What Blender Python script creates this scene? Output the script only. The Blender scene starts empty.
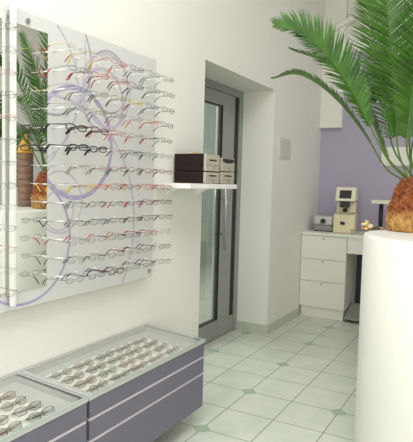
import bpy, bmesh, math, random
from mathutils import Vector, Matrix
random.seed(7)
S = bpy.context.scene
COL = S.collection
PI = math.pi

# ------------------------------------------------------------------ camera
FPX = 537.3
YAW, PITCH, ROLL = math.radians(28.747), math.radians(-4.077), math.radians(1.5386)
CAM = Vector((1.8585, 0.0, 1.4))
fw = Vector((-math.sin(YAW)*math.cos(PITCH), math.cos(YAW)*math.cos(PITCH), math.sin(PITCH)))
r0 = Vector((math.cos(YAW), math.sin(YAW), 0)); u0 = r0.cross(fw)
rt = r0*math.cos(ROLL) + u0*math.sin(ROLL); up = rt.cross(fw)
def at(x, y, d):
    return CAM + (fw + rt*((x-206.5)/FPX) - up*((y-221)/FPX))*d
cd = bpy.data.cameras.new('camera'); co = bpy.data.objects.new('camera', cd); COL.objects.link(co)
m3 = Matrix((rt, up, -fw)).transposed()
co.matrix_world = Matrix.Translation(CAM) @ m3.to_4x4()
cd.sensor_fit = 'HORIZONTAL'; cd.sensor_width = 36; cd.lens = 36*FPX/413
cd.clip_start = .02; cd.clip_end = 60
S.camera = co

# ------------------------------------------------------------------ materials
def lin(c):
    return tuple(((v/255)/12.92 if v/255 <= .04045 else (((v/255)+.055)/1.055)**2.4) for v in c)
def nd(nt, t, **kw):
    n = nt.nodes.new(t)
    for k, v in kw.items(): setattr(n, k, v)
    return n
def mat(name, rgb, rough=.5, metal=0, var=.0, scale=8, bump=0, spec=.5, coat=0):
    """rgb is the surface's own colour 0-255 (sRGB); var adds a soft procedural mottling"""
    m = bpy.data.materials.new(name); m.use_nodes = True; nt = m.node_tree
    b = nt.nodes['Principled BSDF']; c = lin(rgb)
    b.inputs['Base Color'].default_value = (*c, 1)
    b.inputs['Roughness'].default_value = rough; b.inputs['Metallic'].default_value = metal
    b.inputs['Specular IOR Level'].default_value = spec; b.inputs['Coat Weight'].default_value = coat
    if var or bump:
        tc = nd(nt, 'ShaderNodeTexCoord'); nz = nd(nt, 'ShaderNodeTexNoise')
        nz.inputs['Scale'].default_value = scale; nz.inputs['Detail'].default_value = 4
        nt.links.new(tc.outputs['Object'], nz.inputs['Vector'])
        if var:
            rp = nd(nt, 'ShaderNodeValToRGB')
            rp.color_ramp.elements[0].position = .3; rp.color_ramp.elements[1].position = .7
            rp.color_ramp.elements[0].color = (*[v*(1-var) for v in c], 1)
            rp.color_ramp.elements[1].color = (*[min(1, v*(1+var)) for v in c], 1)
            nt.links.new(nz.outputs['Fac'], rp.inputs['Fac']); nt.links.new(rp.outputs['Color'], b.inputs['Base Color'])
        if bump:
            bp = nd(nt, 'ShaderNodeBump'); bp.inputs['Strength'].default_value = bump; bp.inputs['Distance'].default_value = .01
            nt.links.new(nz.outputs['Fac'], bp.inputs['Height']); nt.links.new(bp.outputs['Normal'], b.inputs['Normal'])
    return m
def glass(name, tint, ior=1.45, rough=0.0):
    m = bpy.data.materials.new(name); m.use_nodes = True; nt = m.node_tree
    nt.nodes.remove(nt.nodes['Principled BSDF']); out = nt.nodes['Material Output']
    tr = nd(nt, 'ShaderNodeBsdfTransparent'); tr.inputs[0].default_value = (*tint, 1)
    gl = nd(nt, 'ShaderNodeBsdfGlossy'); gl.inputs['Roughness'].default_value = rough
    lw = nd(nt, 'ShaderNodeLayerWeight'); lw.inputs['Blend'].default_value = .5
    pw = nd(nt, 'ShaderNodeMath', operation='POWER'); pw.inputs[1].default_value = 5
    f0 = ((ior-1)/(ior+1))**2
    fr = nd(nt, 'ShaderNodeMath', operation='MULTIPLY_ADD'); fr.inputs[1].default_value = 1-f0; fr.inputs[2].default_value = f0
    nt.links.new(lw.outputs['Facing'], pw.inputs[0]); nt.links.new(pw.outputs[0], fr.inputs[0])
    mx = nd(nt, 'ShaderNodeMixShader')
    nt.links.new(fr.outputs[0], mx.inputs[0]); nt.links.new(tr.outputs[0], mx.inputs[1]); nt.links.new(gl.outputs[0], mx.inputs[2])
    nt.links.new(mx.outputs[0], out.inputs[0])
    return m
def emit(name, rgb, st):
    m = bpy.data.materials.new(name); m.use_nodes = True; b = m.node_tree.nodes['Principled BSDF']
    b.inputs['Base Color'].default_value = (*lin(rgb), 1)
    b.inputs['Emission Color'].default_value = (*lin(rgb), 1); b.inputs['Emission Strength'].default_value = st
    return m

M = {}
M['wall'] = mat('white wall paint', (240, 238, 231), .7, var=.012, scale=3, bump=.03, spec=.2)
M['ceiling'] = mat('white ceiling paint', (238, 237, 233), .8)
M['trim'] = mat('white plaster', (236, 234, 226), .7)
M['skirt'] = mat('pale green skirting tile', (198, 204, 188), .3, var=.05, scale=20)
M['door_grey'] = mat('grey door aluminium', (158, 160, 156), .45, .15)
M['gap'] = mat('black rubber and gap shade', (34, 34, 32), .6)
M['steel'] = mat('brushed steel', (176, 178, 176), .32, .85)
M['post'] = mat('white lacquered steel', (232, 233, 229), .35)
M['panel'] = mat('satin light grey board', (214, 213, 211), .35, var=.015, scale=2)
M['ring'] = mat('lilac print', (168, 160, 194), .5)
M['ring_pale'] = mat('pale lilac print', (188, 183, 200), .5)
M['ring_grey'] = mat('grey print', (166, 163, 172), .5)
M['peg'] = mat('clear white acrylic', (244, 244, 240), .2)
M['wire'] = mat('thin steel wire', (150, 150, 148), .3, .8)
M['white_lac'] = mat('white laminate', (236, 233, 222), .4, var=.01)
M['shelf'] = mat('white shelf laminate', (248, 247, 243), .35)
M['carcass'] = mat('pale grey laminate', (205, 204, 204), .4)
M['drawer'] = mat('grey violet laminate', (112, 107, 124), .45, var=.03, scale=5)
M['strip'] = mat('pale anodised strip', (214, 207, 216), .35, .2)
M['tray'] = mat('white tray insert', (242, 240, 233), .5)
M['tray_shade'] = mat('shaded tray grey', (202, 202, 198), .8, var=.03, scale=30)  # shade on the tray put into its base colour, greyer than the insert
M['brown'] = mat('dark brown box card', (34, 20, 18), .6, var=.08, scale=25, spec=.3)
M['cream'] = mat('cream box front', (192, 185, 166), .5, var=.08, scale=30)
M['dark'] = mat('dark slot', (38, 32, 32), .5)
M['tan'] = mat('tan packet', (205, 180, 130), .5)
M['inst'] = mat('cream instrument plastic', (226, 217, 178), .4, var=.02)
M['inst_lt'] = mat('pale instrument plastic', (234, 229, 206), .4)
M['inst_grey'] = mat('grey instrument plastic', (178, 174, 150), .4)
M['screen'] = mat('dark screen glass', (42, 38, 44), .15)
M['silver'] = mat('silver plastic', (208, 207, 204), .35, .25)
M['silver_dk'] = mat('grey silver plastic', (150, 149, 146), .4, .25)
M['black'] = mat('black plastic', (30, 28, 30), .4)
M['pedestal'] = mat('white pedestal lacquer', (240, 239, 233), .4)
M['violet_dark'] = mat('dark violet panel', (58, 52, 68), .6)
M['foot_grey'] = mat('grey plastic footrest', (140, 146, 134), .5)
M['plate'] = mat('pale grey cover plate', (218, 217, 208), .4)
M['print'] = mat('white framed sheet', (238, 237, 230), .5)
M['gold'] = mat('gold metal', (216, 178, 92), .25, .7)
M['ivory'] = mat('ivory shell', (236, 226, 190), .3)
M['pebble_a'] = mat('olive stone', (92, 82, 50), .5, var=.2, scale=60)
M['pebble_b'] = mat('dark stone', (60, 55, 48), .5, var=.2, scale=60)
M['pebble_c'] = mat('grey brown stone', (150, 132, 110), .5, var=.2, scale=60)
M['lens'] = glass('clear spectacle lens', (.95, .96, .95), 1.5)
M['lens_grey'] = glass('faintly grey spectacle lens', (.95, .95, .94), 1.5)
M['lid_glass'] = glass('greenish lid glass', (.985, .992, .985), 1.42)
M['lid_edge'] = mat('polished glass edge', (168, 196, 184), .2)
M['door_glass'] = glass('grey tinted door glass', (.80, .83, .80), 1.5)
M['rachis'] = mat('green leaf stalk', (80, 112, 36), .5)
M['leaf'] = mat('deep green leaflet', (54, 98, 18), .45, var=.32, scale=14)
M['leaf_b'] = mat('dull green leaflet', (62, 92, 34), .5, var=.25, scale=14)
M['out_wall'] = mat('grey green render', (170, 176, 162), .8, var=.04, scale=2)
M['out_floor'] = mat('grey paving', (150, 152, 142), .7, var=.05)
M['pot'] = mat('dark grey pot', (92, 100, 88), .6)
M['shrub'] = mat('light green leaves', (150, 168, 104), .6)
M['stripe_glow'] = emit('warm lamp glow', (255, 236, 200), 1.6)
M['col_brown'] = mat('brown stained wood', (138, 106, 86), .5, var=.12, scale=12)
M['amber'] = mat('amber yellow glaze', (226, 168, 58), .3, var=.08, scale=6)

# mirror
mm = mat('mirror silver', (244, 246, 243), .0, 1.0); M['mirror'] = mm

# purple back wall, white above the paint line
m = mat('lilac wall paint', (178, 168, 196), .7, spec=.2); nt = m.node_tree; b = nt.nodes['Principled BSDF']
tc = nd(nt, 'ShaderNodeTexCoord'); sx = nd(nt, 'ShaderNodeSeparateXYZ'); gt = nd(nt, 'ShaderNodeMath', operation='GREATER_THAN')
gt.inputs[1].default_value = 2.89; mx = nd(nt, 'ShaderNodeMix', data_type='RGBA')
nt.links.new(tc.outputs['Object'], sx.inputs[0]); nt.links.new(sx.outputs['Z'], gt.inputs[0]); nt.links.new(gt.outputs[0], mx.inputs['Factor'])
mx.inputs['A'].default_value = (*lin((180, 173, 193)), 1); mx.inputs['B'].default_value = (*lin((236, 234, 228)), 1)
nt.links.new(mx.outputs['Result'], b.inputs['Base Color']); M['wall_lilac'] = m

# floor tiles with small green corner inserts
m = mat('pale floor tile', (214, 220, 208), .28, spec=.4); nt = m.node_tree; b = nt.nodes['Principled BSDF']; L = nt.links.new
tc = nd(nt, 'ShaderNodeTexCoord'); sx = nd(nt, 'ShaderNodeSeparateXYZ'); L(tc.outputs['Object'], sx.inputs[0])
def mth(op, a, bb=None):
    n = nd(nt, 'ShaderNodeMath', operation=op)
    for i, v in enumerate((a, bb)):
        if v is None: continue
        if isinstance(v, (int, float)): n.inputs[i].default_value = v
        else: L(v, n.inputs[i])
    return n.outputs[0]
PX, PY = .3055, .3235
def cell(o, off, pitch):      # distance in metres to the nearest line of that pitch
    v = mth('DIVIDE', mth('SUBTRACT', o, off), pitch)
    return mth('MULTIPLY', mth('ABSOLUTE', mth('SUBTRACT', mth('FRACT', mth('ADD', v, .5)), .5)), pitch)
dx, dy = cell(sx.outputs['X'], .432, PX), cell(sx.outputs['Y'], 3.258, PY)
ex, ey = cell(sx.outputs['X'], .432, 2*PX), cell(sx.outputs['Y'], 3.258, 2*PY)
s = mth('ADD', ex, ey)
grout = mth('LESS_THAN', mth('MINIMUM', dx, dy), .0026)
ins = mth('LESS_THAN', s, .055)
edge = mth('LESS_THAN', mth('ABSOLUTE', mth('SUBTRACT', s, .056)), .0024)
nz = nd(nt, 'ShaderNodeTexNoise'); nz.inputs['Scale'].default_value = 5; nz.inputs['Detail'].default_value = 5; L(tc.outputs['Object'], nz.inputs['Vector'])
rp = nd(nt, 'ShaderNodeValToRGB'); rp.color_ramp.elements[0].position = .35; rp.color_ramp.elements[1].position = .65
rp.color_ramp.elements[0].color = (*lin((206, 214, 200)), 1); rp.color_ramp.elements[1].color = (*lin((218, 223, 211)), 1)
L(nz.outputs['Fac'], rp.inputs['Fac'])
def mixc(fac, a, rgb):
    n = nd(nt, 'ShaderNodeMix', data_type='RGBA'); L(fac, n.inputs['Factor']); L(a, n.inputs['A']); n.inputs['B'].default_value = (*lin(rgb), 1)
    return n.outputs['Result']
c = mixc(grout, rp.outputs['Color'], (112, 114, 96)); c = mixc(ins, c, (164, 184, 164)); c = mixc(edge, c, (140, 148, 130))
L(c, b.inputs['Base Color']); M['floor'] = m

# palm trunk: rust brown scales above, straw coloured fibre below
m = mat('palm trunk fibre', (150, 100, 60), .85); nt = m.node_tree; b = nt.nodes['Principled BSDF']; L = nt.links.new
tc = nd(nt, 'ShaderNodeTexCoord'); sx = nd(nt, 'ShaderNodeSeparateXYZ'); L(tc.outputs['Object'], sx.inputs[0])
nz = nd(nt, 'ShaderNodeTexNoise'); nz.inputs['Scale'].default_value = 34; nz.inputs['Detail'].default_value = 5; L(tc.outputs['Object'], nz.inputs['Vector'])
a1 = nd(nt, 'ShaderNodeValToRGB'); a1.color_ramp.elements[0].color = (*lin((66, 30, 14)), 1); a1.color_ramp.elements[1].color = (*lin((176, 100, 50)), 1)
a2 = nd(nt, 'ShaderNodeValToRGB'); a2.color_ramp.elements[0].color = (*lin((132, 86, 36)), 1); a2.color_ramp.elements[1].color = (*lin((220, 174, 104)), 1)
for a in (a1, a2):
    a.color_ramp.elements[0].position = .3; a.color_ramp.elements[1].position = .72; L(nz.outputs['Fac'], a.inputs['Fac'])
mr = nd(nt, 'ShaderNodeMapRange'); mr.inputs['From Min'].default_value = .11; mr.inputs['From Max'].default_value = .15
ad = nd(nt, 'ShaderNodeMath', operation='MULTIPLY_ADD'); L(nz.outputs['Fac'], ad.inputs[0]); ad.inputs[1].default_value = .06; L(sx.outputs['Z'], ad.inputs[2])
L(ad.outputs[0], mr.inputs['Value']); mx = nd(nt, 'ShaderNodeMix', data_type='RGBA'); L(mr.outputs[0], mx.inputs['Factor'])
L(a2.outputs[0], mx.inputs['A']); L(a1.outputs[0], mx.inputs['B']); L(mx.outputs['Result'], b.inputs['Base Color'])
bp = nd(nt, 'ShaderNodeBump'); bp.inputs['Strength'].default_value = .8; bp.inputs['Distance'].default_value = .01
L(nz.outputs['Fac'], bp.inputs['Height']); L(bp.outputs['Normal'], b.inputs['Normal']); M['trunk'] = m

# ------------------------------------------------------------------ mesh building
class MB:
    def __init__(s): s.v = []; s.f = []; s.sm = []
    def box(s, x0, x1, y0, y1, z0, z1, mtx=None):
        b = len(s.v)
        P = [Vector((x, y, z)) for z in (z0, z1) for y in (y0, y1) for x in (x0, x1)]
        if mtx: P = [mtx @ p for p in P]
        s.v += [tuple(p) for p in P]
        for q in ((0, 2, 3, 1), (4, 5, 7, 6), (0, 1, 5, 4), (2, 6, 7, 3), (0, 4, 6, 2), (1, 3, 7, 5)):
            s.f.append(tuple(b+i for i in q)); s.sm.append(False)
        return s
    def tube(s, pts, r, n=8, closed=False, caps=True, hint=Vector((.13, .27, .95))):
        P = [Vector(p) for p in pts]; N = len(P); R = r if isinstance(r, (list, tuple)) else [r]*N
        b = len(s.v)
        for i, p in enumerate(P):
            a, c = (P[(i-1) % N], P[(i+1) % N]) if closed else (P[max(i-1, 0)], P[min(i+1, N-1)])
            t = (c-a).normalized(); e1 = t.cross(hint)
            if e1.length < 1e-4: e1 = t.cross(Vector((1, 0, 0)))
            e1.normalize(); e2 = t.cross(e1)
            for k in range(n):
                w = 2*PI*(k+.5)/n; s.v.append(tuple(p + (e1*math.cos(w)+e2*math.sin(w))*R[i]))
        for i in range(N if closed else N-1):
            j = (i+1) % N
            for k in range(n):
                l = (k+1) % n; s.f.append((b+i*n+k, b+i*n+l, b+j*n+l, b+j*n+k)); s.sm.append(n > 4)
        if caps and not closed:
            s.f.append(tuple(b+k for k in range(n))); s.sm.append(False)
            s.f.append(tuple(b+(N-1)*n+k for k in reversed(range(n)))); s.sm.append(False)
        return s
    def lathe(s, prof, c=(0, 0, 0), n=32, wob=None):
        b = len(s.v)
        for i, (r, z) in enumerate(prof):
            for k in range(n):
                w = 2*PI*k/n; q = r*(wob(w, z) if wob else 1)
                s.v.append((c[0]+q*math.cos(w), c[1]+q*math.sin(w), c[2]+z))
        for i in range(len(prof)-1):
            for k in range(n):
                l = (k+1) % n; s.f.append((b+i*n+k, b+i*n+l, b+(i+1)*n+l, b+(i+1)*n+k)); s.sm.append(True)
        s.f.append(tuple(b+k for k in reversed(range(n)))); s.sm.append(False)
        s.f.append(tuple(b+(len(prof)-1)*n+k for k in range(n))); s.sm.append(False)
        return s
    def prism(s, poly, axis, a, b_):
        """poly: 2D outline; axis 'x': (y,z) extruded in x; 'y': (x,z) in y; 'z': (x,y) in z"""
        b = len(s.v); n = len(poly)
        for t in (a, b_):
            for (p, q) in poly:
                s.v.append({'x': (t, p, q), 'y': (p, t, q), 'z': (p, q, t)}[axis])
        s.f.append(tuple(b+k for k in range(n))); s.f.append(tuple(b+n+k for k in reversed(range(n)))); s.sm += [False]*2
        for k in range(n):
            l = (k+1) % n; s.f.append((b+k, b+n+k, b+n+l, b+l)); s.sm.append(False)
        return s
    def mesh(s, name):
        me = bpy.data.meshes.new(name); me.from_pydata(s.v, [], s.f); me.polygons.foreach_set('use_smooth', s.sm)
        bm = bmesh.new(); bm.from_mesh(me); bmesh.ops.recalc_face_normals(bm, faces=bm.faces); bm.to_mesh(me); bm.free(); me.update()
        return me
    def build(s, name, m, parent=None, bevel=0, loc=None):
        o = bpy.data.objects.new(name, s.mesh(name)); COL.objects.link(o); o.data.materials.append(m)
        if loc is not None: o.location = loc
        if parent: o.parent = parent
        if bevel:
            md = o.modifiers.new('soft edges', 'BEVEL'); md.width = bevel; md.segments = 2; md.limit_method = 'ANGLE'; md.angle_limit = math.radians(40)
        return o
def B(*a): return MB().box(*a)
def tag(o, label=None, cat=None, group=None, kind=None):
    if label: o['label'] = label
    if cat: o['category'] = cat
    if group: o['group'] = group
    if kind: o['kind'] = kind
    return o
def empty(name, loc=(0, 0, 0), rot=(0, 0, 0)):
    o = bpy.data.objects.new(name, None); COL.objects.link(o); o.location = loc; o.rotation_euler = rot; o.empty_display_size = .05
    return o
def struct(o, label, cat):
    return tag(o, label, cat, kind='structure')

# ------------------------------------------------------------------ the room
DY0, DY1, DZ = 3.31, 4.615, 2.252            # door recess in the left wall
CEIL = 3.85
struct(B(-.6, 3.9, -2.2, 6.25, -.1, 0).build('floor', M['floor']), 'pale tiled floor with small green diamond inserts', 'floor')
w = MB().box(-.6, 0, -2.2, DY0, 0, CEIL).box(-.6, 0, DY1, 6.25, 0, CEIL).box(-.6, 0, DY0, DY1, DZ, CEIL)
struct(w.build('wall_left', M['wall']), 'long white wall with deep door recess', 'wall')
struct(B(0, 3.9, 6.05, 6.25, 0, CEIL).build('wall_back', M['wall_lilac']), 'lilac painted wall behind the desk', 'wall')
struct(B(3.75, 3.9, -2.2, 6.05, 0, CEIL).build('wall_right', M['wall']), 'plain white side wall opposite the display', 'wall')
w = MB().box(0, 3.75, -2.2, -2.05, 0, .5).box(0, 3.75, -2.2, -2.05, 2.9, CEIL).box(0, .4, -2.2, -2.05, .5, 2.9).box(3.35, 3.75, -2.2, -2.05, .5, 2.9)
struct(w.build('wall_front', M['wall']), 'white front wall around the shop window', 'wall')
struct(B(-.6, 3.9, -2.2, 6.25, CEIL, CEIL+.1).build('ceiling', M['ceiling']), 'plain white ceiling', 'ceiling')
bb = MB().box(0, .013, DY1, 5.5, 0, .088)  .box(-.31, .013, DY1-.013, DY1, 0, .088)
struct(bb.build('baseboard_left', M['skirt']), 'pale green tiled skirting around the recess corner', 'skirting')
struct(B(0, .25, 5.98, 6.05, 2.05, CEIL).build('trim_1', M['trim'], bevel=.006), 'boxed white duct hanging in the corner', 'boxing')
# slanted vault rib on the back wall above the lilac
rb = MB().prism([(.09, 3.08), (1.5, 3.71), (1.5, 3.77), (.09, 3.14)], 'y', 5.93, 6.05)
struct(rb.build('trim_2', M['trim'], bevel=.01), 'slanting white rib above the lilac paint', 'vault rib')

# outside passage behind the glazed door
struct(B(-2.6, -.6, 2.0, 9.0, -.12, -.02).build('exterior_floor', M['out_floor']), 'grey paving outside the glazed door', 'paving')
struct(B(-2.7, -2.6, 2.0, 9.0, -.1, 3.2).build('exterior_wall', M['out_wall']), 'grey green wall outside the glazed door', 'wall')

# ------------------------------------------------------------------ door
d = empty('door_1', (-.34, DY0, 0)); struct(d, 'grey aluminium door with tall glass pane and bar handles', 'door')
def dl(x0, x1, y0, y1, z0, z1): return (x0+.34, x1+.34, y0-DY0, y1-DY0, z0, z1)      # x measured from the wall face
fm = MB().box(*dl(-.39, -.31, 4.545, DY1, 0, DZ)).box(*dl(-.39, -.31, DY0, 3.45, 0, DZ)).box(*dl(-.39, -.31, 3.45, 4.545, 2.188, DZ)).box(*dl(-.39, -.32, 3.45, 4.545, 0, .02))
fm.build('door_frame', M['door_grey'], d, .004)
lf = MB().box(*dl(-.375, -.318, 4.225, 4.455, .022, 2.183)).box(*dl(-.375, -.318, 3.46, 3.58, .022, 2.183))
lf.box(*dl(-.375, -.318, 3.58, 4.225, 2.075, 2.183)).box(*dl(-.375, -.318, 3.58, 4.225, .022, .175)).box(*dl(-.375, -.318, 4.455, 4.54, .022, .16))
leaf = lf.build('door_leaf', M['door_grey'], d, .003)
sl = MB().box(*dl(-.36, -.322, 4.216, 4.225, .175, 2.075)).box(*dl(-.36, -.322, 3.58, 4.225, 2.066, 2.075)).box(*dl(-.36, -.322, 3.58, 4.225, .175, .186))
sl.build('seal_gap', M['gap'], leaf)
B(*dl(-.335, -.329, 3.58, 4.216, .18, 2.07)).build('glass_pane', M['door_glass'], leaf)
B(*dl(-.375, -.324, 4.456, 4.538, .162, 2.18)).build('seal_gap', M['gap'], d)  # black box fills the gap beside the leaf, its shade put into the colour
for xb, xs, yb, ys in ((-.255, -.318, 4.20, 4.235), (-.435, -.375, 4.35, 4.35)):
    h = MB().tube([(xb+.34, yb-DY0, .82), (xb+.34, yb-DY0, 1.385)], .013, 10)
    for z in (.95, 1.26): h.tube([(xs+.34, ys-DY0, z), (xb+.34, yb-DY0, z)], .008, 8)
    tag(h.build('door_handle', M['steel'], d), 'steel bar handle')
# things outside the door
p = empty('potted_plant', (-2.25, 6.3, -.02)); tag(p, 'small potted shrub outside, seen through the door glass', 'plant')
MB().lathe([(.14, .0), (.2, .95), (.21, 1.0), (.19, 1.0)], n=20).build('pot', M['pot'], p)
sh = MB()
for i in range(70):
    a, el, rr = random.uniform(0, 2*PI), random.uniform(-.2, 1.4), random.uniform(.1, .3)
    c0 = Vector((rr*math.cos(a)*math.cos(el), rr*math.sin(a)*math.cos(el), 1.08+rr*math.sin(el)))
    q = Vector((random.uniform(-1, 1), random.uniform(-1, 1), random.uniform(-.3, 1))).normalized()*.1; sd = q.cross(Vector((.3, .8, .2))).normalized()*.03
    b0 = len(sh.v); sh.v += [tuple(c0-q), tuple(c0+sd), tuple(c0+q), tuple(c0-sd)]; sh.f.append((b0, b0+1, b0+2, b0+3)); sh.sm.append(False)
sh.build('foliage', M['shrub'], p)
lp = empty('wall_stripe', (-2.6, 6.05, 1.33)); tag(lp, 'low bright lamp on the wall outside the glazed door', 'stripe')  # small glowing box, shows as a warm bright stripe through the door glass
B(0, .05, -.2, .2, -.05, .05).build('stripe_base', M['post'], lp)
B(.05, .1, -.19, .19, -.035, .035).build('stripe_front', M['stripe_glow'], lp)

# ------------------------------------------------------------------ eyewear display panel
PXF = .06                                    # front face of the board
PY0, PY1, PZ0, PZ1 = .95, 2.625, .835, 2.098
pan = empty('eyewear_display_board', (0, 1.7, PZ0)); tag(pan, 'large light grey wall board with lilac rings holding the eyeglasses', 'display panel')
def pl(x, y, z): return (x, y-1.7, z-PZ0)
B(.045, PXF, PY0-1.7, PY1-1.7, 0, PZ1-PZ0).build('board', M['panel'], pan, .002)
RINGS = [  # centre y, z, outer radius, width, material
    (1.965, 1.572, .272, .022, 'ring'), (1.83, 1.17, .611, .014, 'ring_pale'), (1.80, 1.95, .268, .011, 'ring_grey'),
    (2.19, 1.855, .19, .010, 'ring_pale'), (2.161, 1.80, .165, .015, 'ring_pale'), (1.86, 1.291, .148, .007, 'ring_pale'),
    (1.649, 1.127, .281, .011, 'ring'), (1.852, 1.254, .098, .008, 'ring_pale'), (1.629, 1.808, .35, .007, 'ring_pale'),
    (1.323, 1.996, .70, .006, 'ring_pale'), (1.35, 1.62, .215, .03, 'ring'), (2.2, 1.9, .158, .006, 'ring_grey'), (1.30, 1.36, .235, .012, 'ring_pale')]
for k, (cy, cz, R, wd, mt) in enumerate(RINGS):
    g = MB(); n = 120; xx = PXF+.0006+.00015*k
    for i in range(n):
        a0, a1 = 2*PI*i/n, 2*PI*(i+1)/n
        q = [(cy+rr*math.cos(a), cz+rr*math.sin(a)) for rr, a in ((R, a0), (R, a1), (R-wd, a1), (R-wd, a0))]
        if all(PY0+.002 < y < PY1-.002 and PZ0+.002 < z < PZ1-.002 for y, z in q):
            b0 = len(g.v)
            for x_ in (PXF-.0004, xx): g.v += [pl(x_, y, z) for y, z in q]
            for f in ((4, 5, 6, 7), (0, 1, 5, 4), (2, 3, 7, 6)): g.f.append(tuple(b0+i for i in f)); g.sm.append(False)
    if g.v: g.build('printed_ring', M[mt], pan)
for y, z in ((1.66, 2.06), (2.585, .875), (1.0, 2.06), (1.0, .875)):
    MB().tube([pl(.001, y, z), pl(.045, y, z)], .012, 10).tube([pl(PXF, y, z), pl(PXF+.008, y, z)], .011, 12).build('standoff', M['steel'], pan)

mi = empty('wall_mirror', (PXF, 1.66, .915)); tag(mi, 'tall narrow mirror on the display board reflecting the palm', 'mirror')
mi.rotation_euler = (0, 0, math.radians(0.0))
B(0.0005, .006, 1.50-1.66, 1.771-1.66, 0, 2.035-.915).build('mirror_glass', M['mirror'], mi)
po = empty('display_post', (.088, 1.560, .862)); tag(po, 'slim white upright post in front of the mirror', 'post')
B(-.010, .010, -.0105, .0105, 0, 1.235).build('upright', M['post'], po, .003)
for z in (.03, 1.2): B(-.0215, -.010, -.008, .008, z-.01, z+.01).build('bracket', M['steel'], po)

# ------------------------------------------------------------------ eyeglasses
def rim_pts(cy, kind, n=18, tall=1.0):
    a, b = {'oval': (.0245, .0122), 'rect': (.0255, .0112), 'bold': (.0255, .0130), 'rimless': (.0245, .0115)}[kind]; b *= tall
    e = {'oval': 2.0, 'rect': 3.4, 'bold': 2.8, 'rimless': 3.0}[kind]; P = []
    for i in range(n):
        w = 2*PI*i/n; c_, s_ = math.cos(w), math.sin(w)
        P.append((0, cy+a*math.copysign(abs(c_)**(2/e), c_), b*math.copysign(abs(s_)**(2/e), s_)))
    return P
def glasses_meshes(kind, tall=1.0):
    r = {'oval': .00095, 'rect': .0011, 'bold': .0024, 'rimless': .0009}[kind]*(1.25 if tall > 1 else 1)
    f = MB()
    for sgn in (-1, 1):
        if kind != 'rimless': f.tube(rim_pts(sgn*.0345, kind, 18, tall), r, 5, closed=True, hint=Vector((1, .01, .02)))
        f.tube([(0, sgn*.060, .006), (.0, sgn*.0675, .007), (-.008, sgn*.0685, .006)], r*1.2, 5)
        f.tube([(-.004, sgn*.0095, -.004), (-.008, sgn*.008, -.007)], r, 4)
    f.tube([(0, -.0095, .004), (.002, 0, .0065), (0, .0095, .004)], r*1.2, 5)
    ls = []
    for sgn in (-1, 1):
        P = rim_pts(sgn*.0345, kind, 18, tall); l = MB(); n = len(P)
        for x in (-.0006, .0006): l.v += [(x, p[1]*1-.0, p[2]) for p in P]
        l.f += [tuple(range(n)), tuple(range(2*n-1, n-1, -1))] + [(k, n+k, n+(k+1) % n, (k+1) % n) for k in range(n)]; l.sm += [False]*(n+2)
        ls.append(l.mesh('lens'))
    ts, tps = [], []
    for sgn in (-1, 1):
        ts.append(MB().tube([(-.008, sgn*.0685, .006), (-.05, sgn*.069, .005), (-.095, sgn*.067, .004)], [r*1.15, r*1.05, r], 5).mesh('temple'))
        tps.append(MB().tube([(-.094, sgn*.067, .004), (-.106, sgn*.0665, .002), (-.120, sgn*.065, -.010), (-.133, sgn*.063, -.027)], [r*1.2, r*1.9+.0006, r*2+.0008, r*1.8+.0006], 6).mesh('temple_tip'))
    # folded: both temples lie behind the front
    fs = []
    for i, sgn in enumerate((-1, 1)):
        fs.append(MB().tube([(-.007-.005*i, sgn*.0685, .006), (-.012-.005*i, sgn*.03, .004), (-.013-.005*i, -sgn*.03, .002), (-.015-.005*i, -sgn*.058, -.010)], [r*1.2, r*1.1, r*1.3, r*1.7], 5).mesh('temple'))
    return dict(f=f.mesh('front_frame'), l=ls, t=ts, tp=tps, fold=fs)
GM = {k: glasses_meshes(k) for k in ('oval', 'rect', 'bold', 'rimless')}
GF = {k: glasses_meshes(k, 1.45) for k in ('oval', 'rect', 'bold', 'rimless')}
GC = {n: mat(n+' frame', rgb, .35, mt) for n, rgb, mt in (
    ('grey', (104, 102, 102), .3), ('silver', (150, 150, 146), .35), ('black', (36, 33, 34), .0), ('brown', (98, 70, 56), .1), ('red', (184, 44, 48), .1),
    ('pink', (206, 120, 132), .1), ('yellow', (222, 208, 60), .0), ('orange', (222, 118, 44), .0), ('gold', (178, 156, 96), .5), ('olive', (122, 116, 56), .1),
    ('wine', (122, 36, 48), .1), ('copper', (164, 106, 84), .4), ('blue', (72, 76, 140), .1), ('tortoise', (112, 76, 40), .1), ('charcoal', (66, 63, 66), .2), ('rose', (196, 150, 146), .3))}
def piece(name, me, m, root):
    o = bpy.data.objects.new(name, me); COL.objects.link(o); o.parent = root
    if not me.materials: me.materials.append(None)
    o.material_slots[0].link = 'OBJECT'; o.material_slots[0].material = m
    return o
def spectacles(kind, c_front, c_tip, loc, rot, folded=False):
    g = (GF if folded else GM)[kind]; e = empty('eyeglasses', loc, rot)
    piece('front_frame', g['f'], GC[c_front], e)
    for l in g['l']: piece('lens', l, M['lens_grey' if folded else 'lens'], e)
    if folded:
        for t in g['fold']: piece('temple', t, GC[c_tip], e)
    else:
        for t, tp in zip(g['t'], g['tp']):
            o = piece('temple', t, GC[c_front], e); piece('temple_tip', tp, GC[c_tip], o)
    return e
ORD = ['top', 'second', 'third', 'fourth', 'fifth', 'sixth', 'middle seventh', 'eighth', 'ninth', 'tenth', 'eleventh', 'twelfth', 'bottom']
NTH = ['first', 'second', 'third', 'fourth', 'fifth', 'sixth']
ROWZ = [1.967, 1.881, 1.797, 1.715, 1.629, 1.543, 1.457, 1.372, 1.289, 1.206, 1.123, 1.038, .953]
COLY = [1.81, 1.954, 2.098, 2.242, 2.386, 2.53]
K = {'o': 'oval', 'r': 'rect', 'b': 'bold', 'n': 'rimless'}
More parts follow.
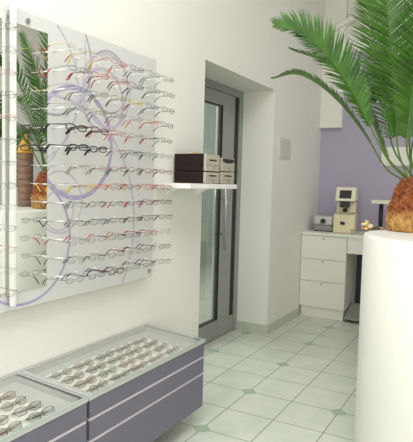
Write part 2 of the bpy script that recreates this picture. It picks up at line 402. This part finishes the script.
# per row: (kind, front colour, tip colour) for the six columns out from the mirror
ROWS = [
    [('n', 'yellow', 'red'), ('r', 'rose', 'yellow'), ('r', 'red', 'orange'), ('o', 'grey', 'silver'), ('o', 'silver', 'grey'), ('o', 'grey', 'silver')],
    [('r', 'grey', 'red'), ('r', 'red', 'wine'), ('r', 'pink', 'red'), ('r', 'charcoal', 'charcoal'), ('o', 'silver', 'grey'), ('r', 'grey', 'silver')],
    [('o', 'silver', 'gold'), ('o', 'grey', 'charcoal'), ('r', 'gold', 'olive'), ('r', 'yellow', 'pink'), ('o', 'grey', 'charcoal'), ('r', 'charcoal', 'grey')],
    [('o', 'silver', 'grey'), ('o', 'gold', 'silver'), ('o', 'grey', 'grey'), ('o', 'silver', 'pink'), ('r', 'orange', 'orange'), ('r', 'charcoal', 'silver')],
    [('b', 'black', 'black'), ('b', 'brown', 'black'), ('r', 'pink', 'orange'), ('o', 'silver', 'pink'), ('o', 'grey', 'red'), ('o', 'grey', 'silver')],
    [('b', 'charcoal', 'black'), ('b', 'black', 'black'), ('o', 'rose', 'grey'), ('r', 'charcoal', 'grey'), ('o', 'grey', 'charcoal'), ('o', 'silver', 'grey')],
    [('n', 'grey', 'silver'), ('o', 'rose', 'gold'), ('r', 'copper', 'grey'), ('o', 'grey', 'charcoal'), ('r', 'wine', 'charcoal'), ('r', 'wine', 'wine')],
    [('n', 'grey', 'yellow'), ('r', 'orange', 'yellow'), ('r', 'red', 'yellow'), ('o', 'grey', 'wine'), ('r', 'red', 'yellow'), ('r', 'red', 'red')],
    [('o', 'grey', 'charcoal'), ('o', 'charcoal', 'grey'), ('o', 'grey', 'red'), ('r', 'grey', 'red'), ('r', 'wine', 'red'), ('r', 'brown', 'wine')],
    [('o', 'grey', 'charcoal'), ('o', 'charcoal', 'brown'), ('o', 'grey', 'grey'), ('r', 'brown', 'charcoal'), ('r', 'wine', 'copper'), ('r', 'brown', 'charcoal')],
    [('o', 'silver', 'red'), ('o', 'grey', 'red'), ('r', 'charcoal', 'orange'), ('r', 'brown', 'orange'), ('r', 'copper', 'copper'), ('o', 'rose', 'pink')],
    [('o', 'silver', 'grey'), ('o', 'grey', 'charcoal'), ('r', 'brown', 'gold'), ('r', 'gold', 'copper'), ('r', 'copper', 'wine'), ('r', 'brown', 'charcoal')],
    [('o', 'grey', 'charcoal'), ('r', 'charcoal', 'charcoal'), ('b', 'tortoise', 'blue'), ('r', 'olive', 'gold'), ('r', 'brown', 'black'), ('o', 'grey', 'grey')]]
LEFT = [('o', 'grey', 'silver'), ('o', 'silver', 'grey'), ('o', 'rose', 'grey'), ('o', 'grey', 'grey'), ('r', 'rose', 'red'), ('o', 'silver', 'grey'), ('n', 'grey', 'silver'),
        ('o', 'silver', 'grey'), ('n', 'silver', 'grey'), ('o', 'silver', 'silver'), ('o', 'rose', 'grey'), ('n', 'silver', 'silver'), ('o', 'copper', 'gold')]
KW = {'o': 'oval', 'r': 'rectangular', 'b': 'thick-rimmed', 'n': 'rimless'}
def cw(a, b): return a if a == b else a + ' and ' + b
def peg(y, z, w_=.022):
    MB().tube([pl(PXF, y, z), pl(PXF+w_, y, z+.002)], .0036, 8).tube([pl(PXF+w_, y, z+.002), pl(PXF+.150, y, z+.003)], .0013, 5).build('peg', M['peg'], pan)
for ri, z in enumerate(ROWZ):
    for ci, y in enumerate(COLY):
        k, cf, ct = ROWS[ri][ci]
        peg(y, z, .068 if ci == 0 else .022)
        e = spectacles(K[k], cf, ct, (PXF+.148+random.uniform(-.006, .004), y+random.uniform(-.006, .006), z-.003), (random.uniform(-.07, .07), random.uniform(-.05, .09), random.uniform(-.07, .07)))
        tag(e, '%s %s eyeglasses, %s row, %s from the mirror' % (cw(cf, ct), KW[k], ORD[ri], NTH[ci]), 'eyeglasses', 'eyeglasses hanging on the wall board')
    k, cf, ct = LEFT[ri]; peg(1.41, z)
    e = spectacles(K[k], cf, ct, (PXF+.146, 1.41, z-.003), (0, .04, random.uniform(-.05, .05)))
    tag(e, '%s %s eyeglasses, %s row, beyond the white post' % (cw(cf, ct), KW[k], ORD[ri]), 'eyeglasses', 'eyeglasses beyond the white post')

# ------------------------------------------------------------------ low display cabinets
TILT = .066                                  # the lid rises gently towards the wall
def cabinet(y0, y1, label):
    c = empty('display_cabinet', (.008, y0, .115)); tag(c, label, 'display cabinet', 'low display cabinets under the wall board')
    W = y1-y0
    def b(x0, x1, a, bb, z0, z1): return (x0-.008, x1-.008, a, bb, z0-.115, z1-.115)
    def tilt(m_, o0=0):
        m_.v = [(x, y, z+(.408-x)*TILT) for x, y, z in m_.v]; return m_
    cs = MB().box(*b(.008, .398, .006, W-.006, .115, .125)).box(*b(.008, .02, .024, W-.024, .125, .50)).box(*b(.385, .398, .024, W-.024, .125, .488))
    for a in (.006, W-.024): cs.prism([(0, .01), (.39, .01), (.39, .384), (0, .384+.39*TILT)], 'y', a, a+.018)
    cs.build('body', M['drawer'], c)
    tr = B(*b(.021, .384, .025, W-.025, .464, .476)).box(*b(.021, .025, .025, W-.025, .476, .500)).box(*b(.380, .384, .025, W-.025, .476, .487))
    tr.box(*b(.025, .380, .025, .029, .476, .500)).box(*b(.025, .380, W-.029, W-.025, .476, .500))
    tilt(tr).build('tray', M['tray_shade'], c)
    ti = MB().box(*b(.098, .383, .045, W-.15, .476, .480))
    for i in range(4):
        x = .112+.072*i; ti.box(*b(x-.004, x+.012, .05, W-.16, .480, .495))
    tilt(ti).build('tray_insert', M['tray'], c)
    fr = MB().box(*b(.398, .416, 0, W, .488, .506)).box(*b(.008, .016, 0, W, .5005, .506)).box(*b(.016, .398, 0, .026, .5005, .506)).box(*b(.016, .398, W-.010, W, .5005, .506))
    tilt(fr).build('top_frame', M['carcass'], c, .002)
    lid = tilt(B(*b(.010, .420, .004, W-.004, .508, .514))).build('glass_lid', M['lid_glass'], c)
    tilt(B(*b(.4202, .4222, .004, W-.004, .508, .514))).build('lid_edge', M['lid_edge'], lid)
    for z0, z1 in ((.411, .486), (.315, .397), (.117, .301)):
        dr = B(*b(.398, .414, .007, W-.007, z0, z1)).build('drawer', M['drawer'], c, .0015)
        if z0 < .4: B(*b(.398, .411, .007, W-.007, z1+.001, z1+.0130)).build('handle_strip', M['strip'], dr)
    return c
cabinet(1.668, 2.652, 'grey violet display cabinet ending by the door recess')
cabinet(.68, 1.662, 'grey violet display cabinet under the mirror, cut off by the picture edge')
CC = ['grey', 'silver', 'grey', 'brown', 'rose', 'copper', 'grey', 'silver', 'rose', 'gold']
XN = ['row along the wall', 'second row from wall', 'third row from wall', 'row along the front edge']
def cab_glasses(ys, where, grp):
    for ci, y in enumerate(ys):
        for ri in range(4):
            x = .140+.072*ri
            cf = random.choice(CC); ct = random.choice(['silver', 'grey', 'brown', 'copper']); k = random.choice('oorrrr')
            e = spectacles(K[k], cf, ct, (x, y+random.uniform(-.006, .006), .4945+(.40-x)*TILT), (0, math.radians(-50), random.uniform(-.08, .08)), folded=True)
            tag(e, '%s %s folded eyeglasses, %s, %s' % (cw(cf, ct) if cf != ct else cf, KW[k], XN[ri], where[ci]), 'eyeglasses', grp)
cab_glasses([1.80, 1.95, 2.10, 2.25, 2.40], ['%s from the cabinet joint' % n for n in NTH[:5]], 'folded eyeglasses in the cabinet by the door')
cab_glasses([1.46, 1.31, 1.16], ['%s out under the mirror' % n for n in NTH[:3]], 'folded eyeglasses in the cabinet under the mirror')

# ------------------------------------------------------------------ wall shelf and boxes
sh = empty('wall_shelf', (0, 2.72, 1.362)); tag(sh, 'white wall shelf carrying brown drawer boxes beside the door', 'shelf')
B(0, .25, 0, .64, 0, .031).build('board', M['shelf'], sh, .003)
for y in (.12, .5): MB().prism([(0, -.05), (.0, 0), (.1, 0)], 'y', y, y+.012).build('bracket', M['shelf'], sh)
def lens_box(y0, y1, z0, z1, label, style):
    bx = empty('drawer_box', (.012, y0, z0)); tag(bx, label, 'drawer box', 'brown drawer boxes on the wall shelf')
    D, H = y1-y0, z1-z0
    MB().box(0, .212, 0, D, .003, H-.001).build('body', M['brown'], bx, .002)
    fr = B(.212, .226, .003, D-.003, .004, H-.003).build('front', M['cream'], bx, .001)
    MB().box(.2262, .2285, D*.25, D*.75, H*.62, H*.62+.008).build('label_slot', M['dark'], fr)
    MB().box(.2262, .230, .006, D-.006, H*.42, H*.42+.003).box(.2262, .229, .0, .006, .004, H-.003).build('edging', M['carcass'], fr)
    if style: B(.2262, .2275, .01, D-.01, H*.70, H*.92).build('dark_band', M['dark'], fr)
    for yy in (.03, D-.03): MB().tube([(.205, yy, 0), (.205, yy, .004)], .008, 8).build('foot', M['dark'], bx)
    MB().tube([(.2262, D*.5, H*.25), (.238, D*.5, H*.25)], .006, 8).build('knob', M['steel'], fr)
lens_box(2.92, 3.115, 1.394, 1.469, 'dark brown drawer box, lower of the stack showing its brown side', 0)
lens_box(2.92, 3.115, 1.4695, 1.580, 'dark brown drawer box, upper of the stack showing its brown side', 0)
lens_box(3.14, 3.335, 1.394, 1.475, 'drawer box with cream front at the shelf end nearest the door, lower', 0)
lens_box(3.14, 3.335, 1.4755, 1.568, 'drawer box with dark band at the shelf end nearest the door, upper', 1)
pk = empty('packet', (.12, 3.0, 1.5802)); tag(pk, 'thin tan packet lying on top of the brown boxes', 'packet')
B(-.04, .05, -.03, .05, 0, .01).build('sleeve', M['carcass'], pk, .002); B(-.005, .045, -.031, .051, .002, .0115).build('label_band', M['tan'], pk)

# ------------------------------------------------------------------ wall plate
vp = empty('cover_plate', (0, 4.9, 1.745)); tag(vp, 'pale grey rectangular cover plate on white wall beyond the recess', 'cover plate')
B(0, .012, -.15, .15, -.095, .095).build('plate', M['plate'], vp, .004)
lv = MB()
for i in range(4): lv.box(.012, .014, -.12, .12, -.06+.035*i, -.055+.035*i)
lv.build('louvre', M['plate'], vp)

# ------------------------------------------------------------------ desk corner
dk = empty('desk', (0, 5.49, .878)); tag(dk, 'white worktop desk along the lilac wall', 'desk')
B(.002, 1.9, 0, .555, 0, .03).build('worktop', M['white_lac'], dk, .003)
B(.492, 1.9, .02, .038, -.165, 0).build('apron', M['white_lac'], dk, .002)
B(.492, 1.9, .50, .52, -.878, 0).build('back_panel', M['violet_dark'], dk)
B(1.86, 1.9, .02, .5, -.878, 0).build('side_panel', M['white_lac'], dk)
du = empty('drawer_unit', (.004, 5.5, 0)); tag(du, 'white three drawer unit under the desk worktop', 'drawer unit')
B(0, .484, .018, .48, .115, .8765).build('body', M['white_lac'], du)
B(.012, .472, .03, .47, 0, .1145).build('plinth', M['white_lac'], du)
for z0, z1 in ((.629, .873), (.395, .623), (.118, .389)):
    dr = B(.002, .482, 0, .018, z0, z1).build('drawer', M['white_lac'], du, .0015)
    MB().tube([(.242, 0, z1-.022), (.242, -.016, z1-.022)], [.006, .009], 10).build('knob', M['steel'], dr)
fr = empty('footrest', (.72, 5.62, 0)); tag(fr, 'grey footrest on the floor under the desk', 'footrest')
MB().prism([(-.14, .03), (.14, .14), (.14, .16), (-.14, .05)], 'x', -.22, .22).build('tread', M['foot_grey'], fr, .004)
MB().prism([(-.10, 0), (.13, 0), (.13, .13), (-.10, .035)], 'x', -.18, -.15).prism([(-.10, 0), (.13, 0), (.13, .13), (-.10, .035)], 'x', .15, .18).build('base', M['black'], fr)

# silver tabletop device
sv = empty('lens_cleaner', (.172, 5.77, .9085)); tag(sv, 'low silver tabletop device with dark round dial on the desk', 'device')
def rr(w, d_, r, n=5):
    P = []
    for cx, cy, a0 in ((w-r, d_-r, 0), (-w+r, d_-r, 90), (-w+r, -d_+r, 180), (w-r, -d_+r, 270)):
        for i in range(n+1):
            a = math.radians(a0+90*i/n); P.append((cx+r*math.cos(a), cy+r*math.sin(a)))
    return P
MB().prism(rr(.122, .09, .05), 'z', .008, .066).build('base', M['silver_dk'], sv, .006)
MB().prism(rr(.112, .082, .045), 'z', .0665, .165).build('cover', M['silver'], sv, .018)
MB().tube([(0.005, -.0825, .105), (0.005, -.091, .105)], .036, 18).build('dial_ring', M['silver_dk'], sv)
MB().tube([(0.005, -.0905, .112), (0.005, -.094, .112)], .025, 16).build('dial', M['black'], sv)
for sx_ in (-.08, .08):
    for sy in (-.05, .05): MB().tube([(sx_, sy, 0), (sx_, sy, .009)], .012, 8).build('foot', M['black'], sv)

# cream optical instrument
iv = empty('lens_meter', (.408, 5.72, .9085), (0, 0, math.radians(4))); tag(iv, 'cream optical instrument with tilted dark screen on the desk', 'instrument')
MB().prism([(-.09, 0), (.10, 0), (.10, .205), (-.078, .205)], 'x', -.112, .112).build('base', M['inst'], iv, .012)
MB().prism([(.0, .2), (.10, .2), (.10, .33), (.0, .33)], 'x', -.10, .10).build('column', M['inst'], iv, .01)
MB().prism([(-.085, .335), (.10, .335), (.10, .475), (-.035, .485)], 'x', -.105, .105).build('head', M['inst_lt'], iv, .014)
sc = Matrix.Translation((0, -.061, .405)) @ Matrix.Rotation(math.radians(-18.4), 4, 'X')
MB().box(-.062, .062, -.004, .004, -.042, .048, sc).build('screen', M['screen'], iv, .002)
MB().box(-.075, .095, -.095, .02, .206, .222).build('stage', M['inst_grey'], iv, .004)
MB().tube([(-.005, -.03, .222), (-.005, -.03, .262)], [.026, .018], 14).build('lens_support', M['screen'], iv)
MB().prism([(-.075, .27), (.0, .275), (.0, .334), (-.055, .334)], 'x', -.055, .045).build('nose', M['screen'], iv, .008)
MB().tube([(-.02, -.083, .105), (-.02, -.098, .106)], .018, 14).box(-.02, .012, -.096, -.082, .09, .118).build('button', M['black'], iv)
B(.075, .108, -.0945, -.088, .012, .05).build('badge', M['inst_grey'], iv)
# instrument arm seen past the trunk
ar = empty('instrument_stand', (.765, 5.75, .9085)); tag(ar, 'black upright with flat white tray on the desk behind the palm', 'stand')
MB().lathe([(.09, 0), (.09, .012), (.03, .022), (.024, .03)], n=20).build('base', M['black'], ar)
MB().tube([(0, 0, .02), (.0, 0, .322)], .022, 12).build('upright', M['black'], ar)
B(-.085, .34, -.09, .09, .322, .36).build('tray', M['inst_lt'], ar, .006)
# white framed sheet on the lilac wall
fp = empty('wall_sign', (.90, 6.05, 1.735)); tag(fp, 'blank white sheet on the lilac wall behind the palm stalks', 'sign')
B(-.215, .215, -.02, 0, -.10, .10).build('frame', M['post'], fp, .003); B(-.205, .205, -.022, -.0195, -.09, .09).build('sheet', M['print'], fp)

# ------------------------------------------------------------------ pedestal, palm and trinkets
PC = Vector((1.672, 2.935, 0)); PR = .447; PT = 1.162
pd = empty('pedestal', PC); tag(pd, 'tall round white pedestal carrying the palm', 'pedestal')
MB().lathe([(PR-.004, .0), (PR, .01), (PR, PT-.012), (PR-.004, PT-.003), (PR-.012, PT)], n=96).build('column', M['pedestal'], pd)
MB().lathe([(PR+.0, 0), (PR+.004, 0), (PR+.004, .0), (PR, .06)], n=96) if False else None
PB = at(411.5, 234, 2.97); PB.z = PT+.001
pa = empty('potted_palm', PB); pa.name = 'sago_palm'; tag(pa, 'sago palm with thick brown trunk and arching green fronds on the pedestal', 'palm')
prof = [(.128, .0), (.138, .01), (.142, .05), (.136, .10), (.124, .15), (.112, .19), (.098, .23), (.078, .265), (.055, .29), (.02, .302)]
tk = MB().lathe(prof, n=40, wob=lambda w, z: .95+.02*math.sin(7*w+z*60)+.015*math.sin(13*w-z*90))
for i in range(330):                        # overlapping leaf-base scales in a spiral
    t = (i+.5)/330; z = .008+.275*t; w = i*2.39996
    r = next(a[0]+(b_[0]-a[0])*(z-a[1])/(b_[1]-a[1]) for a, b_ in zip(prof, prof[1:]) if a[1] <= z <= b_[1])
    n_ = Vector((math.cos(w), math.sin(w), 0)); tt = Vector((-math.sin(w), math.cos(w), 0)); zz = Vector((0, 0, 1))
    c0 = n_*(r*.95-.004)+zz*z; q = .011*random.uniform(.8, 1.3); hgt = .017*random.uniform(.8, 1.4)
    b0 = len(tk.v)
    tk.v += [tuple(c0-tt*q-zz*hgt*.5), tuple(c0+tt*q-zz*hgt*.5), tuple(c0+tt*q*.6+zz*hgt*.5), tuple(c0-tt*q*.6+zz*hgt*.5), tuple(c0+n_*.013*random.uniform(.6, 1.4)+zz*hgt*.7)]
    for f in ((0, 1, 4), (1, 2, 4), (2, 3, 4), (3, 0, 4)): tk.f.append(tuple(b0+k for k in f)); tk.sm.append(False)
tk.build('trunk', M['trunk'], pa)
def catmull(P, n):
    out = []; Q = [P[0]*2-P[1]] + P + [P[-1]*2-P[-2]]
    for i in range(n):
        t = i/(n-1)*(len(P)-1); k = min(int(t), len(P)-2); u = t-k; a, b_, c_, d_ = Q[k:k+4]
        out.append(.5*((2*b_)+(c_-a)*u+(2*a-5*b_+4*c_-d_)*u*u+(3*b_-a-3*c_+d_)*u**3))
    return out
def frond(ctrl, dorsal, twist=0, llen=.15, n=64, width=.0105, vee=38, bare=.2, mt='leaf', droop=.25, ang=58):
    P = catmull([Vector(p)-PB for p in ctrl], n); seed = random.Random(len(bpy.data.objects))
    rch = MB().tube(P, [.0042*(1-.7*i/(n-1))+.0012 for i in range(n)], 6)
    ro = rch.build('frond', M['rachis'], pa)
    lf = MB()
    for i in range(n):
        s_ = i/(n-1)
        if s_ < bare: continue
        T = (P[min(i+1, n-1)]-P[max(i-1, 0)]).normalized()
        N = dorsal-T*dorsal.dot(T); N.normalize(); Ld = T.cross(N)
        N, Ld = N*math.cos(twist)+Ld*math.sin(twist), Ld*math.cos(twist)-N*math.sin(twist)
        u = (s_-bare)/(1-bare)
        ln = llen*(.22+.78*min(1, u/.3))*(1-.72*max(0, (u-.55)/.45)**1.5)
        for sg in (-1, 1):
            for _ in (0,):
                a = math.radians(ang-22*u+seed.uniform(-4, 4)); v = math.radians(vee+seed.uniform(-6, 6))
                D = T*math.cos(a)+(Ld*sg*math.cos(v)+N*math.sin(v))*math.sin(a)
                Wd = (T-D*T.dot(D)).normalized(); Up = D.cross(Wd)
                if Up.dot(N) < 0: Up = -Up
                l2 = ln*seed.uniform(.92, 1.06); b0 = len(lf.v); K_ = 4
                for k in range(K_+1):
                    t = k/K_; wd = width*.5*(.75+.6*t if t < .3 else (1-((t-.3)/.7)**2.2)*.93+.02)
                    c0 = P[i]+D*(l2*t)-Up*(droop*l2*t*t)
                    lf.v += [tuple(c0-Wd*wd), tuple(c0+Up*wd*.25), tuple(c0+Wd*wd)]
                for k in range(K_):
                    q = b0+3*k; lf.f += [(q, q+1, q+4, q+3), (q+1, q+2, q+5, q+4)]; lf.sm += [True, True]
    lf.build('leaflets', M[mt], ro)
Z = Vector((0, 0, 1)); tocam = -fw
def pxs(L): return [at(*p) for p in L]
cr = PB + Vector((0, 0, .285))
# the long upright frond
frond([cr+Vector((-.03, -.02, 0))]+pxs([(398, 150, 2.93), (396, 118, 2.92), (393, 78, 2.90), (390, 40, 2.87), (386, 0, 2.82), (380, -42, 2.74), (372, -75, 2.66)]), tocam, 0, .225, 112, width=.0125, vee=22, bare=.2, droop=.2, ang=68)
# the frond arching out over the wall
frond([cr+Vector((-.04, -.01, 0))]+pxs([(388, 160, 2.93), (369, 124, 2.92), (350, 88, 2.90), (327, 55, 2.87), (303, 34, 2.84), (276, 26, 2.80)]), (Z*.6+tocam*.8).normalized(), 0, .19, 118, width=.0135, vee=30, bare=.32, droop=.16, ang=64)
# the low thin one below it
frond([cr+Vector((-.05, .02, -.01))]+pxs([(386, 168, 3.02), (366, 136, 3.08), (340, 103, 3.14), (315, 82, 3.20), (295, 74, 3.24), (274, 78, 3.27)]), (Z*.9-tocam*.35).normalized(), -.2, .08, 84, vee=66, bare=.3, droop=.05, mt='leaf_b', ang=34)
# short dull frond behind
frond([cr+Vector((-.03, .03, 0))]+pxs([(388, 158, 3.05), (372, 122, 3.14), (352, 88, 3.24), (325, 63, 3.34), (292, 50, 3.42)]), (Z*.9-tocam*.4).normalized(), -.2, .115, 66, vee=55, bare=.2, droop=.1, mt='leaf_b', ang=42)
# fronds filling the crown
frond([cr+Vector((.0, .03, 0))]+pxs([(394, 150, 3.06), (386, 112, 3.14), (379, 70, 3.2), (373, 30, 3.22), (366, -8, 3.2)]), tocam, .1, .20, 84, vee=15, bare=.26, mt='leaf_b', ang=64)
frond([cr+Vector((.02, -.02, 0))]+pxs([(407, 150, 2.92), (410, 110, 2.88), (416, 65, 2.83), (424, 20, 2.76), (434, -28, 2.66)]), tocam, -.15, .20, 96, width=.012, vee=22, bare=.26, droop=.18, ang=66)
frond([cr+Vector((.02, .02, 0))]+pxs([(411, 155, 3.02), (420, 118, 3.08), (434, 75, 3.12), (455, 38, 3.12), (482, 15, 3.08)]), (Z+tocam*.6).normalized(), 0, .17, 62, vee=30, bare=.3, mt='leaf_b')
for az, reach, rise, dr_ in ((10, .62, .62, .3), (50, .6, .75, .2), (-35, .68, .5, .42), (85, .55, .78, .15), (-70, .45, .78, .12), (125, .45, .72, .2), (25, .7, .38, .5)):
    a = math.radians(az); h = Vector((math.cos(a), math.sin(a), 0))
    frond([cr+h*.04, cr+h*reach*.25+Z*rise*.45, cr+h*reach*.55+Z*rise*.85, cr+h*reach*.82+Z*(rise*.98), cr+h*reach*1.05+Z*(rise-dr_*.35), cr+h*reach*1.18+Z*(rise-dr_)], (Z-h*.3).normalized(), 0, .19, 78, width=.0125, vee=32, bare=.16, mt='leaf' if az % 20 else 'leaf_b')

# stones and trinkets lying around the trunk
def stone(name, px, py, d_, r, m_, label, squash=.7):
    q = at(px, py, d_); o = empty(name, (q.x, q.y, PT)); tag(o, label, 'pebble', 'pebbles around the palm trunk')
    b0 = bmesh.new(); bmesh.ops.create_icosphere(b0, subdivisions=2, radius=r)
    for v in b0.verts:
        v.co *= 1+random.uniform(-.1, .1); v.co.z = v.co.z*squash+r*squash*.92
    me = bpy.data.meshes.new('stone'); b0.to_mesh(me); b0.free()
    for p_ in me.polygons: p_.use_smooth = True
    me.materials.append(m_); c_ = bpy.data.objects.new('stone', me); COL.objects.link(c_); c_.parent = o
stone('pebble', 373.5, 231, 2.98, .014, M['pebble_b'], 'dark flat pebble beside the gold shell on the pedestal')
stone('pebble', 377.5, 231, 3.03, .016, M['pebble_a'], 'olive pebble midway between gold shell and palm trunk')
stone('pebble', 382, 232, 3.00, .015, M['pebble_c'], 'grey brown pebble touching the foot of the palm trunk')
q = at(366, 231, 3.03); tr_ = empty('shell', (q.x, q.y, PT)); tag(tr_, 'small ivory and gold shell ornament on the pedestal edge', 'ornament')
sp = MB().tube([(.024*math.cos(t*.5)*(1-t/24), .02*math.sin(t*.5)*(1-t/24), .016+.0018*t) for t in range(22)], [.015*(1-t/25) for t in range(22)], 10)
sp.build('spiral', M['ivory'], tr_)
MB().lathe([(.026, 0), (.03, .004), (.024, .012)], n=16).build('base', M['gold'], tr_)
MB().tube([(.02*math.cos(t*.6), .02*math.sin(t*.6), .03+.001*t) for t in range(12)], .0035, 6).build('gold_band', M['gold'], tr_)

# segmented column that only the mirror shows
tc_ = empty('wooden_tower', (1.756, 3.20, PT)); tag(tc_, 'brown segmented tower with amber cone seen in the mirror', 'tower')
tw = MB(); 
for i in range(8): tw.lathe([(.058, .055*i), (.062, .055*i+.006), (.062, .055*i+.049), (.058, .055*i+.055)], n=24)
tw.build('body', M['col_brown'], tc_); MB().lathe([(.064, .441), (.068, .45), (.05, .51), (.008, .60)], n=24).build('cone', M['amber'], tc_)

# ------------------------------------------------------------------ light
def area(name, loc, target, sx_, sy, power, col=(1, 1, 1)):
    l = bpy.data.lights.new(name, 'AREA'); l.shape = 'RECTANGLE'; l.size = sx_; l.size_y = sy; l.energy = power; l.color = col
    o = bpy.data.objects.new(name, l); COL.objects.link(o); o.location = loc
    o.rotation_euler = (Vector(target)-Vector(loc)).to_track_quat('-Z', 'Y').to_euler() if target else (0, 0, 0); return o
area('ceiling_lamp', (1.5, .9, 3.78), None, 1.6, 2.4, 72, (.97, .985, 1))
area('ceiling_lamp', (2.0, 4.0, 3.78), None, 1.2, 1.8, 13, (1, .98, .95))
area('window_daylight', (1.9, -2.0, 1.75), (1.9, 2, 1.6), 2.9, 2.3, 68, (1, .97, .92))
area('passage_daylight', (-1.6, 5.4, 3.1), None, 1.6, 4, 150, (.98, 1, .97))
wd_ = bpy.data.worlds.new('World'); S.world = wd_; wd_.use_nodes = True
wd_.node_tree.nodes['Background'].inputs[0].default_value = (.9, .95, 1, 1); wd_.node_tree.nodes['Background'].inputs[1].default_value = .6
S.view_settings.view_transform = 'Standard'; S.view_settings.look = 'None'; S.view_settings.gamma = 1; S.view_settings.use_curve_mapping = False
S.view_settings.exposure = 0.0
